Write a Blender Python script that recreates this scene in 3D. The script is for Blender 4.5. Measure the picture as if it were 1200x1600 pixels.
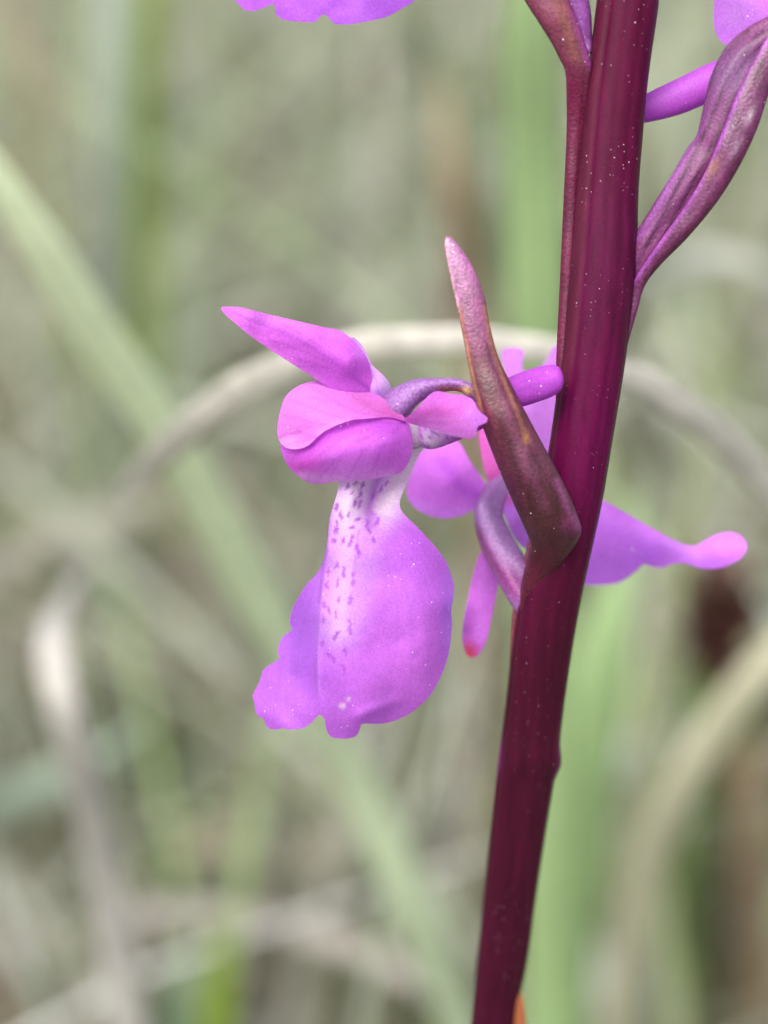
import bpy, math, random
import numpy as np
from mathutils import Vector, Matrix
from mathutils.geometry import delaunay_2d_cdt

for o in list(bpy.data.objects):
    bpy.data.objects.remove(o, do_unlink=True)
scene = bpy.context.scene
COL = scene.collection
rng = np.random.default_rng(11)
random.seed(5)

# ------------------------------------------------------------------ camera
# macro shot: focus 16 cm away, looking 22 degrees down into the meadow.
PITCH = math.radians(22.0)
FOC = 0.16                       # focus distance (m)
CAM = Vector((0.0, -FOC * math.cos(PITCH), 0.18 + FOC * math.sin(PITCH)))
cam_d = bpy.data.cameras.new('camera')
cam = bpy.data.objects.new('camera', cam_d)
COL.objects.link(cam)
cam.location = CAM
cam.rotation_euler = (math.radians(90.0) - PITCH, 0, 0)
cam_d.sensor_fit = 'AUTO'
cam_d.sensor_width = 36.0
cam_d.lens = 108.0
cam_d.clip_start = 0.005
cam_d.clip_end = 200.0
cam_d.dof.use_dof = True
cam_d.dof.focus_distance = FOC
cam_d.dof.aperture_fstop = 23.0
cam_d.dof.aperture_blades = 0
scene.camera = cam

# ------------------------------------------------------------------ world, sun, exposure
SUN_EL, SUN_AZ = math.radians(56.0), math.radians(205.0)   # azimuth clockwise from +Y: behind and left of the camera
world = bpy.data.worlds.new('World')
scene.world = world
world.use_nodes = True
wn, wl = world.node_tree.nodes, world.node_tree.links
wn.clear()
sky = wn.new('ShaderNodeTexSky')
sky.sky_type = 'NISHITA'
sky.sun_disc = False
sky.sun_elevation = SUN_EL
sky.sun_rotation = SUN_AZ
sky.dust_density = 4.0
sky.air_density = 1.0
sky.ozone_density = 1.0
hsv = wn.new('ShaderNodeHueSaturation')
hsv.inputs['Saturation'].default_value = 0.62        # veiled, overcast sky
bg = wn.new('ShaderNodeBackground')
bg.inputs['Strength'].default_value = 0.15
wo = wn.new('ShaderNodeOutputWorld')
wl.new(sky.outputs[0], hsv.inputs['Color'])
wl.new(hsv.outputs[0], bg.inputs['Color'])
wl.new(bg.outputs[0], wo.inputs['Surface'])

sun_d = bpy.data.lights.new('sun', 'SUN')
sun_d.energy = 1.5
sun_d.angle = math.radians(35.0)
sun_d.color = (1.0, 0.98, 0.96)
sun = bpy.data.objects.new('sun', sun_d)
COL.objects.link(sun)
sd = Vector((math.sin(SUN_AZ) * math.cos(SUN_EL), math.cos(SUN_AZ) * math.cos(SUN_EL), math.sin(SUN_EL)))
sun.rotation_euler = sd.to_track_quat('Z', 'Y').to_euler()
sun.location = (0, 0, 3)

scene.render.engine = 'CYCLES'
scene.cycles.max_bounces = 6
scene.cycles.diffuse_bounces = 3
scene.cycles.glossy_bounces = 2
scene.cycles.transmission_bounces = 4
scene.view_settings.view_transform = 'Standard'
scene.view_settings.look = 'None'
scene.view_settings.exposure = 1.0
scene.view_settings.gamma = 1.0

# ------------------------------------------------------------------ helpers
K = 0.04 / 1200.0                # metres for one unit of drawing at the focus distance
R3 = cam.rotation_euler.to_matrix()
RN = np.array(R3)
CN = np.array(CAM)


def P(x, y, d):
    """drawing coordinates + distance (m) along the viewing axis -> world points"""
    x = np.asarray(x, float); y = np.asarray(y, float); d = np.asarray(d, float) + 0 * x
    s = d / FOC * K
    v = np.stack([(x - 600) * s, -(y - 800) * s, -d], -1)
    return v @ RN.T + CN


def Z(x, y, z):
    """as P, depth z in drawing units behind the focus plane"""
    return P(x, y, FOC + np.asarray(z, float) * K)


def lin(c):
    c = np.asarray(c, float) / 255.0
    return np.where(c <= 0.04045, c / 12.92, ((c + 0.055) / 1.055) ** 2.4)


def tag(o, label=None, cat=None, group=None, kind=None):
    if label: o['label'] = label
    if cat: o['category'] = cat
    if group: o['group'] = group
    if kind: o['kind'] = kind
    return o


def mesh_obj(name, verts, faces, mat, parent=None, cols=None, smooth=True, solid=0.0):
    me = bpy.data.meshes.new(name)
    me.from_pydata([tuple(v) for v in verts], [], faces)
    if cols is not None:
        a = me.attributes.new('Col', 'FLOAT_COLOR', 'POINT')
        c4 = np.ones((len(verts), 4), np.float32)
        c4[:, :3] = cols
        a.data.foreach_set('color', c4.ravel())
    if smooth:
        me.polygons.foreach_set('use_smooth', [True] * len(me.polygons))
    me.materials.append(mat)
    me.update()
    o = bpy.data.objects.new(name, me)
    COL.objects.link(o)
    if parent is not None:
        o.parent = parent
        o.matrix_parent_inverse = parent.matrix_basis.inverted() if parent.parent is None else (
            parent.parent.matrix_basis.inverted())
    if solid > 0:
        m = o.modifiers.new('thickness', 'SOLIDIFY')
        m.thickness = solid
        m.offset = 0.0
    return o


def cr(pts, n, closed=False):
    """Catmull-Rom through pts, resampled to n points evenly by length"""
    p = np.asarray(pts, float)
    if closed:
        q = np.vstack([p[-1], p, p[0], p[1]])
    else:
        q = np.vstack([2 * p[0] - p[1], p, 2 * p[-1] - p[-2]])
    out = []
    m = 14
    t = np.linspace(0, 1, m, endpoint=False)[:, None]
    for i in range(1, len(q) - 2):
        a, b, c, d = q[i - 1], q[i], q[i + 1], q[i + 2]
        out.append(0.5 * ((2 * b) + (-a + c) * t + (2 * a - 5 * b + 4 * c - d) * t ** 2 + (-a + 3 * b - 3 * c + d) * t ** 3))
    out = np.vstack(out + [q[-2][None]])
    L = np.r_[0, np.cumsum(np.linalg.norm(np.diff(out[:, :2], axis=0), axis=1))]
    s = np.linspace(0, L[-1], n + 1 if closed else n)
    r = np.stack([np.interp(s, L, out[:, k]) for k in range(out.shape[1])], -1)
    return r[:-1] if closed else r


def tps(ctrl, lam=20.0):
    c = np.asarray(ctrl, float)
    X, zz = c[:, :2] / 100.0, c[:, 2]
    n = len(X)

    def U(r2):
        return np.where(r2 > 1e-12, 0.5 * r2 * np.log(np.maximum(r2, 1e-12)), 0.0)
    D = ((X[:, None] - X[None]) ** 2).sum(-1)
    A = np.zeros((n + 3, n + 3))
    A[:n, :n] = U(D) + np.eye(n) * lam * 1e-3
    A[:n, n] = 1; A[:n, n + 1:] = X
    A[n, :n] = 1; A[n + 1:, :n] = X.T
    w = np.linalg.solve(A, np.r_[zz, 0, 0, 0])

    def f(x, y):
        Q = np.stack([x, y], -1) / 100.0
        D = ((Q[:, None] - X[None]) ** 2).sum(-1)
        return U(D) @ w[:n] + w[n] + Q @ w[n + 1:]
    return f


def seg_dist(x, y, poly):
    p = np.asarray(poly, float)
    best = np.full(x.shape, 1e9)
    for a, b in zip(p[:-1], p[1:]):
        d = b - a
        t = np.clip(((x - a[0]) * d[0] + (y - a[1]) * d[1]) / max(d @ d, 1e-9), 0, 1)
        best = np.minimum(best, np.hypot(x - a[0] - t * d[0], y - a[1] - t * d[1]))
    return best


def inside(x, y, poly):
    r = np.zeros(x.shape, bool)
    j = len(poly) - 1
    for i in range(len(poly)):
        xi, yi = poly[i]; xj, yj = poly[j]
        c = ((yi > y) != (yj > y)) & (x < (xj - xi) * (y - yi) / (yj - yi + 1e-12) + xi)
        r ^= c
        j = i
    return r


def vnoise(x, y, scale, seed=0):
    """cheap smooth value noise in drawing coordinates, 0..1"""
    r = np.random.default_rng(seed)
    T = r.random((64, 64))
    u, v = x / scale, y / scale
    i, j = np.floor(u).astype(int), np.floor(v).astype(int)
    a, b = u - i, v - j
    a, b = a * a * (3 - 2 * a), b * b * (3 - 2 * b)
    g = lambda p, q: T[p % 64, q % 64]
    return (g(i, j) * (1 - a) + g(i + 1, j) * a) * (1 - b) + (g(i, j + 1) * (1 - a) + g(i + 1, j + 1) * a) * b


PIG = 0.88        # display colour -> pigment


class Paint:
    """pigment pattern of a petal: base colour, blotches, veins, dashes and some painted light and shade"""

    def __init__(s, base, gain=1.0):
        s.base, s.ops, s.gain = base, [], gain

    def blob(s, x, y, r, c, a=1.0, ry=None, rot=0.0):
        s.ops.append(('b', x, y, r, ry or r, rot, c, a)); return s

    def line(s, pts, w, c, a=1.0):
        s.ops.append(('l', pts, w, c, a)); return s

    def veins(s, ox, oy, ends, bow, c, a=.3, w=1.6):
        for k, (ex, ey) in enumerate(ends):
            mx, my = (ox + ex) / 2 - (ey - oy) * bow, (oy + ey) / 2 + (ex - ox) * bow
            q = cr([(ox, oy), (mx, my), (ex, ey)], 9)
            s.line(q, w, c, a)
            if k % 2 == 0:                                   # a side branch
                s.line([q[5], (q[7][0] + (ey - oy) * .06, q[7][1] - (ex - ox) * .06), (ex + (ey - oy) * .12, ey - (ex - ox) * .12)], w * .8, c, a * .7)
        return s

    def dash(s, x, y, w, h, rot, c, a=1.0):
        s.ops.append(('d', x, y, w, h, rot, c, a)); return s

    def __call__(s, x, y):
        C = np.tile(lin(s.base), (len(x), 1))
        for k in s.ops:
            if k[0] == 'b':
                _, bx, by, rx, ry, rot, c, a = k
                co, si = math.cos(rot), math.sin(rot)
                u = ((x - bx) * co + (y - by) * si) / rx
                v = (-(x - bx) * si + (y - by) * co) / ry
                w = a * np.exp(-(u * u + v * v) * 1.2)
            elif k[0] == 'l':
                _, pts, wd, c, a = k
                w = a * np.exp(-(seg_dist(x, y, pts) / wd) ** 2)
            else:
                _, bx, by, wd, h, rot, c, a = k
                co, si = math.cos(rot), math.sin(rot)
                jx = (vnoise(x, y, 3.5, 3) - .5) * 5
                u = ((x - bx + jx) * co + (y - by) * si) / wd
                v = (-(x - bx) * si + (y - by) * co) / h
                w = a * np.clip(1.45 - (u * u + v * v) ** 0.8, 0, 1)
            C = C + (lin(c) - C) * w[:, None]
        if s.base[2] > 200: C = (C * .92 + .08 * lin((238, 190, 236))) * np.array([1.06, .97, .91])
        n = vnoise(x, y, 26, 1) * .6 + vnoise(x, y, 9, 2) * .4 - .5
        C = C * (1 + 0.10 * n[:, None])
        return np.clip(C * PIG * s.gain, 0, 1)


def sheet(name, outline, ctrl, paint, mat, parent, h=6.0, thick=6.0, wav=1.2, lam=20.0, corner=False, extra=None):
    o = np.asarray(outline, float)
    if corner:
        L = np.linalg.norm(np.roll(o, -1, 0) - o, axis=1)
        b = np.vstack([o[i] + (np.roll(o, -1, 0)[i] - o[i]) * np.linspace(0, 1, max(2, int(L[i] / h)), endpoint=False)[:, None] for i in range(len(o))])
    else:
        per = np.linalg.norm(np.roll(o, -1, 0) - o, axis=1).sum()
        b = cr(o, max(24, int(per / h)), closed=True)
    x0, y0 = b.min(0); x1, y1 = b.max(0)
    gx, gy = np.meshgrid(np.arange(x0, x1, h), np.arange(y0, y1, h * .866))
    gx = gx + (np.arange(gx.shape[0]) % 2)[:, None] * h * .5
    gx, gy = gx.ravel(), gy.ravel()
    k = inside(gx, gy, b)
    gx, gy = gx[k], gy[k]
    k = seg_dist(gx, gy, np.vstack([b, b[:1]])) > h * .55
    pts = np.vstack([b, np.stack([gx[k], gy[k]], -1)])
    nb = len(b)
    r = delaunay_2d_cdt([Vector(p) for p in pts], [(i, (i + 1) % nb) for i in range(nb)], [], 1, 1e-4)
    v2 = np.array([(v.x, v.y) for v in r[0]])
    z = tps(ctrl, lam)(v2[:, 0], v2[:, 1])
    if extra is not None: z = z + extra(v2[:, 0], v2[:, 1])
    z = z + (vnoise(v2[:, 0], v2[:, 1], 34, 7) - .5) * 5 * wav + (vnoise(v2[:, 0], v2[:, 1], 13, 8) - .5) * 1.6 * wav
    return mesh_obj(name, Z(v2[:, 0], v2[:, 1], z), [tuple(reversed(f)) for f in r[2]], mat, parent, paint(v2[:, 0], v2[:, 1]))


def otube(name, Lp, Rp, zc, paint, mat, parent, ratio=1.0, n=60, m=28, prof=None, capa=True, capb=True, nz=None):
    """closed body between two outlines, zc = depth of its axis along the length, ratio = thickness / width"""
    L, R = cr(Lp, n), cr(Rp, n)
    t = np.linspace(0, 1, n)
    zc = np.asarray(zc, float)
    zz = np.interp(t, zc[:, 0], zc[:, 1]) if zc.ndim == 2 else np.interp(t, np.linspace(0, 1, len(zc)), zc)
    kern = np.ones(5) / 5
    zz = np.convolve(np.pad(zz, 2, mode='edge'), kern, 'valid')
    rt = np.interp(t, np.linspace(0, 1, len(np.atleast_1d(ratio))), np.atleast_1d(ratio))
    c, hv = (L + R) / 2, (R - L) / 2
    hw = np.linalg.norm(hv, axis=1)
    th = np.linspace(0, 2 * math.pi, m, endpoint=False)
    rr = np.ones((n, m)) if prof is None else prof(t[:, None], th[None, :])
    X = c[:, None, 0] + hv[:, None, 0] * np.cos(th)[None] * rr
    Y = c[:, None, 1] + hv[:, None, 1] * np.cos(th)[None] * rr
    W = zz[:, None] - (hw * rt)[:, None] * np.sin(th)[None] * rr
    W = W + (vnoise(X, Y, 30, 5) - .5) * 3
    V = np.stack([X, Y, W], -1).reshape(-1, 3)
    F = []
    for i in range(n - 1):
        for j in range(m):
            a, b = i * m + j, i * m + (j + 1) % m
            F.append((a, b, b + m, a + m))
    if capa: F.append(tuple(range(m))[::-1])
    if capb: F.append(tuple((n - 1) * m + j for j in range(m)))
    return mesh_obj(name, Z(V[:, 0], V[:, 1], V[:, 2]), [tuple(reversed(f)) for f in F], mat, parent, paint(V[:, 0], V[:, 1]))


def path_edges(pts):
    """(x, y, r) centre line -> left and right outlines"""
    p = cr(pts, 40)
    d = np.gradient(p[:, :2], axis=0)
    d /= np.linalg.norm(d, axis=1)[:, None] + 1e-9
    nrm = np.stack([-d[:, 1], d[:, 0]], -1)
    return p[:, :2] + nrm * p[:, 2:3], p[:, :2] - nrm * p[:, 2:3]


# ------------------------------------------------------------------ materials
def new_mat(name):
    m = bpy.data.materials.new(name)
    m.use_nodes = True
    m.node_tree.nodes.clear()
    return m, m.node_tree.nodes, m.node_tree.links


def plant_mat(name, trans=0.3, rough=0.5, spec=0.35, grain=0.12, grain_scale=9000.0, speck=0.0, speck_scale=900.0,
              bump=0.15, streak=0.0, speck_size=0.13, speck_col=(0.95, 0.85, 0.98), sheen=0.0):
    m, N, L = new_mat(name)
    out = N.new('ShaderNodeOutputMaterial')
    bs = N.new('ShaderNodeBsdfPrincipled')
    at = N.new('ShaderNodeAttribute'); at.attribute_name = 'Col'
    tc = N.new('ShaderNodeTexCoord')
    nz = N.new('ShaderNodeTexNoise'); nz.inputs['Scale'].default_value = grain_scale; nz.inputs['Detail'].default_value = 2
    L.new(tc.outputs['Object'], nz.inputs['Vector'])
    mr = N.new('ShaderNodeMapRange')
    mr.inputs['From Min'].default_value = .3; mr.inputs['From Max'].default_value = .7
    mr.inputs['To Min'].default_value = 1 - grain; mr.inputs['To Max'].default_value = 1 + grain
    L.new(nz.outputs['Fac'], mr.inputs['Value'])
    vm = N.new('ShaderNodeVectorMath'); vm.operation = 'SCALE'
    L.new(at.outputs['Color'], vm.inputs[0]); L.new(mr.outputs[0], vm.inputs['Scale'])
    col = vm.outputs[0]
    if streak > 0:
        mp = N.new('ShaderNodeMapping')
        mp.inputs['Rotation'].default_value = (math.radians(-6), math.radians(-7), 0)
        mp.inputs['Scale'].default_value = (1700, 1700, 40)
        L.new(tc.outputs['Object'], mp.inputs['Vector'])
        n2 = N.new('ShaderNodeTexNoise'); n2.inputs['Scale'].default_value = 1.0; n2.inputs['Detail'].default_value = 3
        L.new(mp.outputs[0], n2.inputs['Vector'])
        m2 = N.new('ShaderNodeMapRange')
        m2.inputs['From Min'].default_value = .3; m2.inputs['From Max'].default_value = .7
        m2.inputs['To Min'].default_value = 1 - streak; m2.inputs['To Max'].default_value = 1 + streak
        L.new(n2.outputs['Fac'], m2.inputs['Value'])
        v2 = N.new('ShaderNodeVectorMath'); v2.operation = 'SCALE'
        L.new(col, v2.inputs[0]); L.new(m2.outputs[0], v2.inputs['Scale'])
        col = v2.outputs[0]
    if speck > 0:
        vo = N.new('ShaderNodeTexVoronoi'); vo.feature = 'F1'; vo.inputs['Scale'].default_value = speck_scale
        L.new(tc.outputs['Object'], vo.inputs['Vector'])
        sp = N.new('ShaderNodeSeparateColor'); L.new(vo.outputs['Color'], sp.inputs[0])
        lt = N.new('ShaderNodeMapRange')                       # dot radius varies, most cells carry none
        lt.inputs['From Min'].default_value = 1 - speck; lt.inputs['From Max'].default_value = 1.0
        lt.inputs['To Min'].default_value = 0.0; lt.inputs['To Max'].default_value = speck_size
        L.new(sp.outputs[0], lt.inputs['Value'])
        cl = N.new('ShaderNodeTexNoise'); cl.inputs['Scale'].default_value = 260; cl.inputs['Detail'].default_value = 3
        L.new(tc.outputs['Object'], cl.inputs['Vector'])
        cm = N.new('ShaderNodeMapRange')
        cm.inputs['From Min'].default_value = .40; cm.inputs['From Max'].default_value = .66
        cm.inputs['To Min'].default_value = .25; cm.inputs['To Max'].default_value = 1.25
        L.new(cl.outputs['Fac'], cm.inputs['Value'])
        rad = N.new('ShaderNodeMath'); rad.operation = 'MULTIPLY'
        L.new(lt.outputs[0], rad.inputs[0]); L.new(cm.outputs[0], rad.inputs[1])
        les = N.new('ShaderNodeMath'); les.operation = 'LESS_THAN'
        L.new(vo.outputs['Distance'], les.inputs[0]); L.new(rad.outputs[0], les.inputs[1])
        st = N.new('ShaderNodeMapRange')
        st.inputs['To Min'].default_value = .12; st.inputs['To Max'].default_value = .95
        L.new(sp.outputs[1], st.inputs['Value'])
        cmp_ = N.new('ShaderNodeMath'); cmp_.operation = 'MULTIPLY'
        L.new(les.outputs[0], cmp_.inputs[0]); L.new(st.outputs[0], cmp_.inputs[1])
        mx = N.new('ShaderNodeMix'); mx.data_type = 'RGBA'
        L.new(cmp_.outputs[0], mx.inputs[0]); L.new(col, mx.inputs[6])
        mx.inputs[7].default_value = (*speck_col, 1)
        col = mx.outputs[2]
    L.new(col, bs.inputs['Base Color'])
    bs.inputs['Roughness'].default_value = rough
    bs.inputs['Specular IOR Level'].default_value = spec
    if sheen > 0:
        bs.inputs['Sheen Weight'].default_value = sheen
        bs.inputs['Sheen Roughness'].default_value = 0.4
    if bump > 0:
        bp = N.new('ShaderNodeBump'); bp.inputs['Strength'].default_value = bump
        bp.inputs['Distance'].default_value = 0.00006
        L.new(nz.outputs['Fac'], bp.inputs['Height']); L.new(bp.outputs[0], bs.inputs['Normal'])
    sh = bs.outputs[0]
    if trans > 0:
        tr = N.new('ShaderNodeBsdfTranslucent'); L.new(col, tr.inputs['Color'])
        mix = N.new('ShaderNodeMixShader'); mix.inputs[0].default_value = trans
        L.new(bs.outputs[0], mix.inputs[1]); L.new(tr.outputs[0], mix.inputs[2])
        sh = mix.outputs[0]
    L.new(sh, out.inputs['Surface'])
    return m


M_PET = plant_mat('petal', trans=0.42, rough=0.55, spec=0.25, grain=0.13, grain_scale=9000, speck=0.8, speck_scale=3200, speck_size=0.17, bump=0.35)
M_STEM = plant_mat('stem_skin', trans=0.0, rough=0.42, spec=0.14, grain=0.10, grain_scale=6000, speck=0.85, speck_scale=4200, speck_size=0.16, speck_col=(.55, .36, .45), bump=0.2, streak=0.16)
M_BRACT = plant_mat('bract_skin', trans=0.06, rough=0.36, spec=0.42, grain=0.28, grain_scale=6000, speck=0.5, speck_scale=2500, speck_size=0.16, speck_col=(.8, .62, .7), bump=0.6, streak=0.25)
M_OVARY = plant_mat('ovary_skin', trans=0.05, rough=0.45, spec=0.35, grain=0.30, grain_scale=7000, speck=0.6, speck_scale=2800, speck_size=0.18, speck_col=(.85, .7, .85), bump=0.5)
M_GRASS = plant_mat('grass_leaf', trans=0.30, rough=0.5, spec=0.3, grain=0.12, grain_scale=900, bump=0.0)
M_DRY = plant_mat('dry_leaf', trans=0.22, rough=0.6, spec=0.25, grain=0.18, grain_scale=700, bump=0.0)


def soil_mat():
    m, N, L = new_mat('soil')
    out = N.new('ShaderNodeOutputMaterial'); bs = N.new('ShaderNodeBsdfPrincipled')
    tc = N.new('ShaderNodeTexCoord')
    n1 = N.new('ShaderNodeTexNoise'); n1.inputs['Scale'].default_value = 60; n1.inputs['Detail'].default_value = 8
    L.new(tc.outputs['Object'], n1.inputs['Vector'])
    cr_ = N.new('ShaderNodeValToRGB')
    e = cr_.color_ramp.elements
    e[0].position = .3; e[0].color = (.035, .032, .020, 1)
    e[1].position = .72; e[1].color = (.17, .155, .095, 1)
    k = e.new(.5); k.color = (.085, .085, .045, 1)
    L.new(n1.outputs['Fac'], cr_.inputs['Fac']); L.new(cr_.outputs[0], bs.inputs['Base Color'])
    bs.inputs['Roughness'].default_value = .95
    bp = N.new('ShaderNodeBump'); bp.inputs['Strength'].default_value = .6; bp.inputs['Distance'].default_value = .01
    L.new(n1.outputs['Fac'], bp.inputs['Height']); L.new(bp.outputs[0], bs.inputs['Normal'])
    L.new(bs.outputs[0], out.inputs['Surface'])
    return m


# ------------------------------------------------------------------ ground
def ground():
    xs = np.r_[-60, -20, -8, -4, np.linspace(-2, 2, 61), 4, 8, 20, 60]
    ys = np.r_[-60, -20, -8, -3, np.linspace(-1, 3, 61), 5, 9, 20, 60]
    X, Y = np.meshgrid(xs, ys)
    H = -0.001 - 0.012 * vnoise(X * 1000, Y * 1000, 130, 21)
    n = len(xs)
    F = [(j * n + i, j * n + i + 1, (j + 1) * n + i + 1, (j + 1) * n + i) for j in range(len(ys) - 1) for i in range(n - 1)]
    o = mesh_obj('ground', np.stack([X, Y, H], -1).reshape(-1, 3), F, soil_mat())
    tag(o, kind='structure')


ground()


# ------------------------------------------------------------------ grass
def ribbon(path, wid, side, fold=0.25, na=5):
    """leaf blade along a world path; wid per point; folded along its midrib"""
    path = np.asarray(path, float)
    n = len(path)
    T = np.gradient(path, axis=0)
    T /= np.linalg.norm(T, axis=1)[:, None] + 1e-12
    sv = np.broadcast_to(np.asarray(side, float), path.shape)
    S = sv - (sv * T).sum(1)[:, None] * T
    S /= np.linalg.norm(S, axis=1)[:, None] + 1e-12
    Nn = np.cross(S, T)
    u = np.linspace(-1, 1, na)
    V = path[:, None] + S[:, None] * (u[None, :, None] * wid[:, None, None] / 2) + Nn[:, None] * ((u[None, :, None] ** 2) * wid[:, None, None] * fold)
    F = [(i * na + j, i * na + j + 1, (i + 1) * na + j + 1, (i + 1) * na + j) for i in range(n - 1) for j in range(na - 1)]
    return V.reshape(-1, 3), F


VIEW = np.array(R3 @ Vector((0, 0, -1)))
CAMX = np.array(R3 @ Vector((1, 0, 0)))


def blade(name, pts, col, label, cat, mat, root=None, fold=0.09, n=46, twist=0.25, tip=0.35, col2=None, group=None, cpow=1.0):
    """pts: (x, y, distance, width) along the leaf from its lower end; root = ground point joined below"""
    p = np.asarray(pts, float)
    W3 = P(p[:, 0], p[:, 1], p[:, 2])
    wd = p[:, 3] * 0.80 * K * p[:, 2] / FOC
    if root is None:
        d = W3[0] - W3[1]
        e = W3[0] + d / (np.linalg.norm(d) + 1e-9) * 0.05
        root = (e[0], max(e[1], W3[0][1] - 0.01))
    if root is not False:
        lo = W3[0].copy()
        rr = np.array([root[0], root[1], -0.006])
        mid = (lo + rr) / 2; mid[:2] = lo[:2] * .35 + rr[:2] * .65
        W3 = np.vstack([rr, mid, W3]); wd = np.r_[wd[0] * .6, wd[0] * .9, wd]
    q = cr3(np.hstack([W3, wd[:, None]]), n)
    w = q[:, 3].copy()
    if tip > 0:
        k = np.linspace(0, 1, n)
        w *= np.clip((1 - k) / tip * 1.6 + .04, 0, 1) ** .7
    T = np.gradient(q[:, :3], axis=0)
    S = np.cross(T, VIEW); S /= np.linalg.norm(S, axis=1)[:, None] + 1e-9
    tw = twist * (1 + 1.2 * np.sin(np.linspace(0, 5, n) + p[0, 0]))[:, None]      # the leaf turns a little along its length
    S = S * np.cos(tw) + VIEW * np.sin(tw)
    V, F = ribbon(q[:, :3], w, S, fold, 7)
    t = np.repeat(np.linspace(0, 1, n), 7); u = np.tile(np.linspace(-1, 1, 7), n)
    c1 = np.asarray(col, float); c2 = np.asarray(col2 if col2 is not None else col, float)
    t2 = (t ** cpow)[:, None]
    C = c1[None] * (1 - t2) + c2[None] * t2
    C = C * (1 + .10 * np.cos(u * 9)[:, None]) * (1 + .25 * (vnoise(t * 100, u * 8, 9, int(abs(p[0, 0])) % 50) - .5))[:, None]
    o = mesh_obj(name, V, F, mat, None, np.clip(C, 0, 1), solid=0.00022)
    tag(o, label, cat, group)
    return o


def cr3(p, n):
    p = np.asarray(p, float)
    q = np.vstack([2 * p[0] - p[1], p, 2 * p[-1] - p[-2]])
    t = np.linspace(0, 1, 20, endpoint=False)[:, None]
    out = []
    for i in range(1, len(q) - 2):
        a, b, c, d = q[i - 1], q[i], q[i + 1], q[i + 2]
        out.append(0.5 * ((2 * b) + (-a + c) * t + (2 * a - 5 * b + 4 * c - d) * t ** 2 + (-a + 3 * b - 3 * c + d) * t ** 3))
    out = np.vstack(out + [q[-2][None]])
    L = np.r_[0, np.cumsum(np.linalg.norm(np.diff(out[:, :3], axis=0), axis=1))]
    s = np.linspace(0, L[-1], n)
    return np.stack([np.interp(s, L, out[:, k]) for k in range(out.shape[1])], -1)


GREEN, PALEG, GREYG = (.20, .31, .10), (.40, .52, .24), (.36, .43, .32)
STRAW, PALES, TAN, RUST, YELG = (.50, .46, .34), (.62, .58, .50), (.40, .33, .22), (.33, .19, .11), (.25, .36, .045)

blade('grass_blade', [(800, 1830, .32, 75), (740, 1660, .31, 80), (650, 1430, .295, 84), (560, 1230, .285, 86), (430, 985, .27, 92), (300, 745, .255, 98), (130, 490, .24, 100), (0, 285, .232, 95), (-160, 60, .225, 60)],
      (.36, .45, .30), 'long pale green grass blade slanting across the meadow behind the orchid lip', 'grass blade', M_GRASS, col2=(.72, .80, .54), tip=.2, twist=.1)
blade('dry_grass_blade', [(1330, 980, .225, 50), (1230, 800, .22, 56), (1150, 705, .214, 60), (1070, 635, .21, 60), (970, 580, .207, 58), (860, 548, .206, 56), (760, 533, .206, 56), (620, 533, .208, 56), (500, 552, .211, 58), (400, 592, .216, 64), (300, 665, .224, 68), (232, 728, .242, 52), (195, 768, .262, 34), (172, 795, .285, 14)],
      (.74, .73, .66), 'pale dry grass leaf arching over behind the pink flower and the stem', 'dry grass', M_DRY, col2=(.50, .47, .40), tip=.2, twist=.15)
blade('grass_blade', [(185, 1100, .46, 60), (178, 700, .43, 66), (176, 450, .40, 72), (174, 200, .375, 76), (172, -60, .36, 70), (165, -300, .35, 30)],
      (.30, .30, .22), 'grey green upright grass blade crossing above the slanting pale blade', 'grass blade', M_GRASS, col2=(.56, .64, .53), tip=.15, twist=.2)
blade('dry_grass_blade', [(205, 1640, .285, 74), (185, 1500, .28, 74), (158, 1340, .273, 74), (128, 1220, .266, 74), (100, 1110, .26, 74), (80, 1020, .26, 68), (86, 955, .272, 56), (118, 905, .30, 44), (165, 860, .34, 30)],
      (.46, .44, .40), 'whitish bent dry grass leaf standing below the slanting pale green blade', 'dry grass', M_DRY, col2=(.26, .19, .11), tip=.15, twist=.1, cpow=7)
blade('grass_blade', [(850, 760, .285, 110), (842, 520, .275, 118), (836, 260, .265, 120), (828, 0, .255, 112), (815, -260, .25, 60)],
      (.33, .46, .20), 'broad fresh green grass blade standing close behind the upper stem', 'grass blade', M_GRASS, col2=(.38, .52, .25), tip=.15, twist=.1, fold=.08)
blade('grass_blade', [(868, 1720, .36, 100), (885, 1450, .35, 120), (915, 1200, .34, 125), (950, 990, .335, 110), (985, 840, .335, 70), (1005, 760, .335, 20)],
      (.27, .42, .16), 'green grass blade growing up beside the lower stem', 'grass blade', M_GRASS, col2=(.34, .47, .22), tip=.25, twist=.1)
blade('dry_grass_blade', [(735, 620, .40, 55), (725, 420, .38, 62), (712, 310, .37, 60), (698, 190, .365, 44), (685, 90, .365, 14)],
      (.44, .26, .17), 'rusty brown withered grass blade behind the tip of the bract', 'dry grass', M_DRY, col2=(.42, .30, .20), tip=.2)
blade('grass_blade', [(800, 500, .44, 56), (745, 280, .42, 64), (690, 130, .41, 64), (630, -10, .40, 56), (570, -150, .40, 20)],
      (.33, .38, .24), 'greyish green grass blade leaning beside the rusty withered blade', 'grass blade', M_GRASS, tip=.15)
blade('dry_grass_blade', [(985, 500, .37, 40), (1015, 445, .355, 46), (1075, 407, .345, 50), (1140, 402, .34, 50), (1205, 428, .34, 48), (1290, 500, .345, 40)],
      (.38, .39, .34), 'pale greyish dry leaf arching beyond the long folded bract', 'dry grass', M_DRY, root=(.055, .30), tip=.15, twist=.15)
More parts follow.
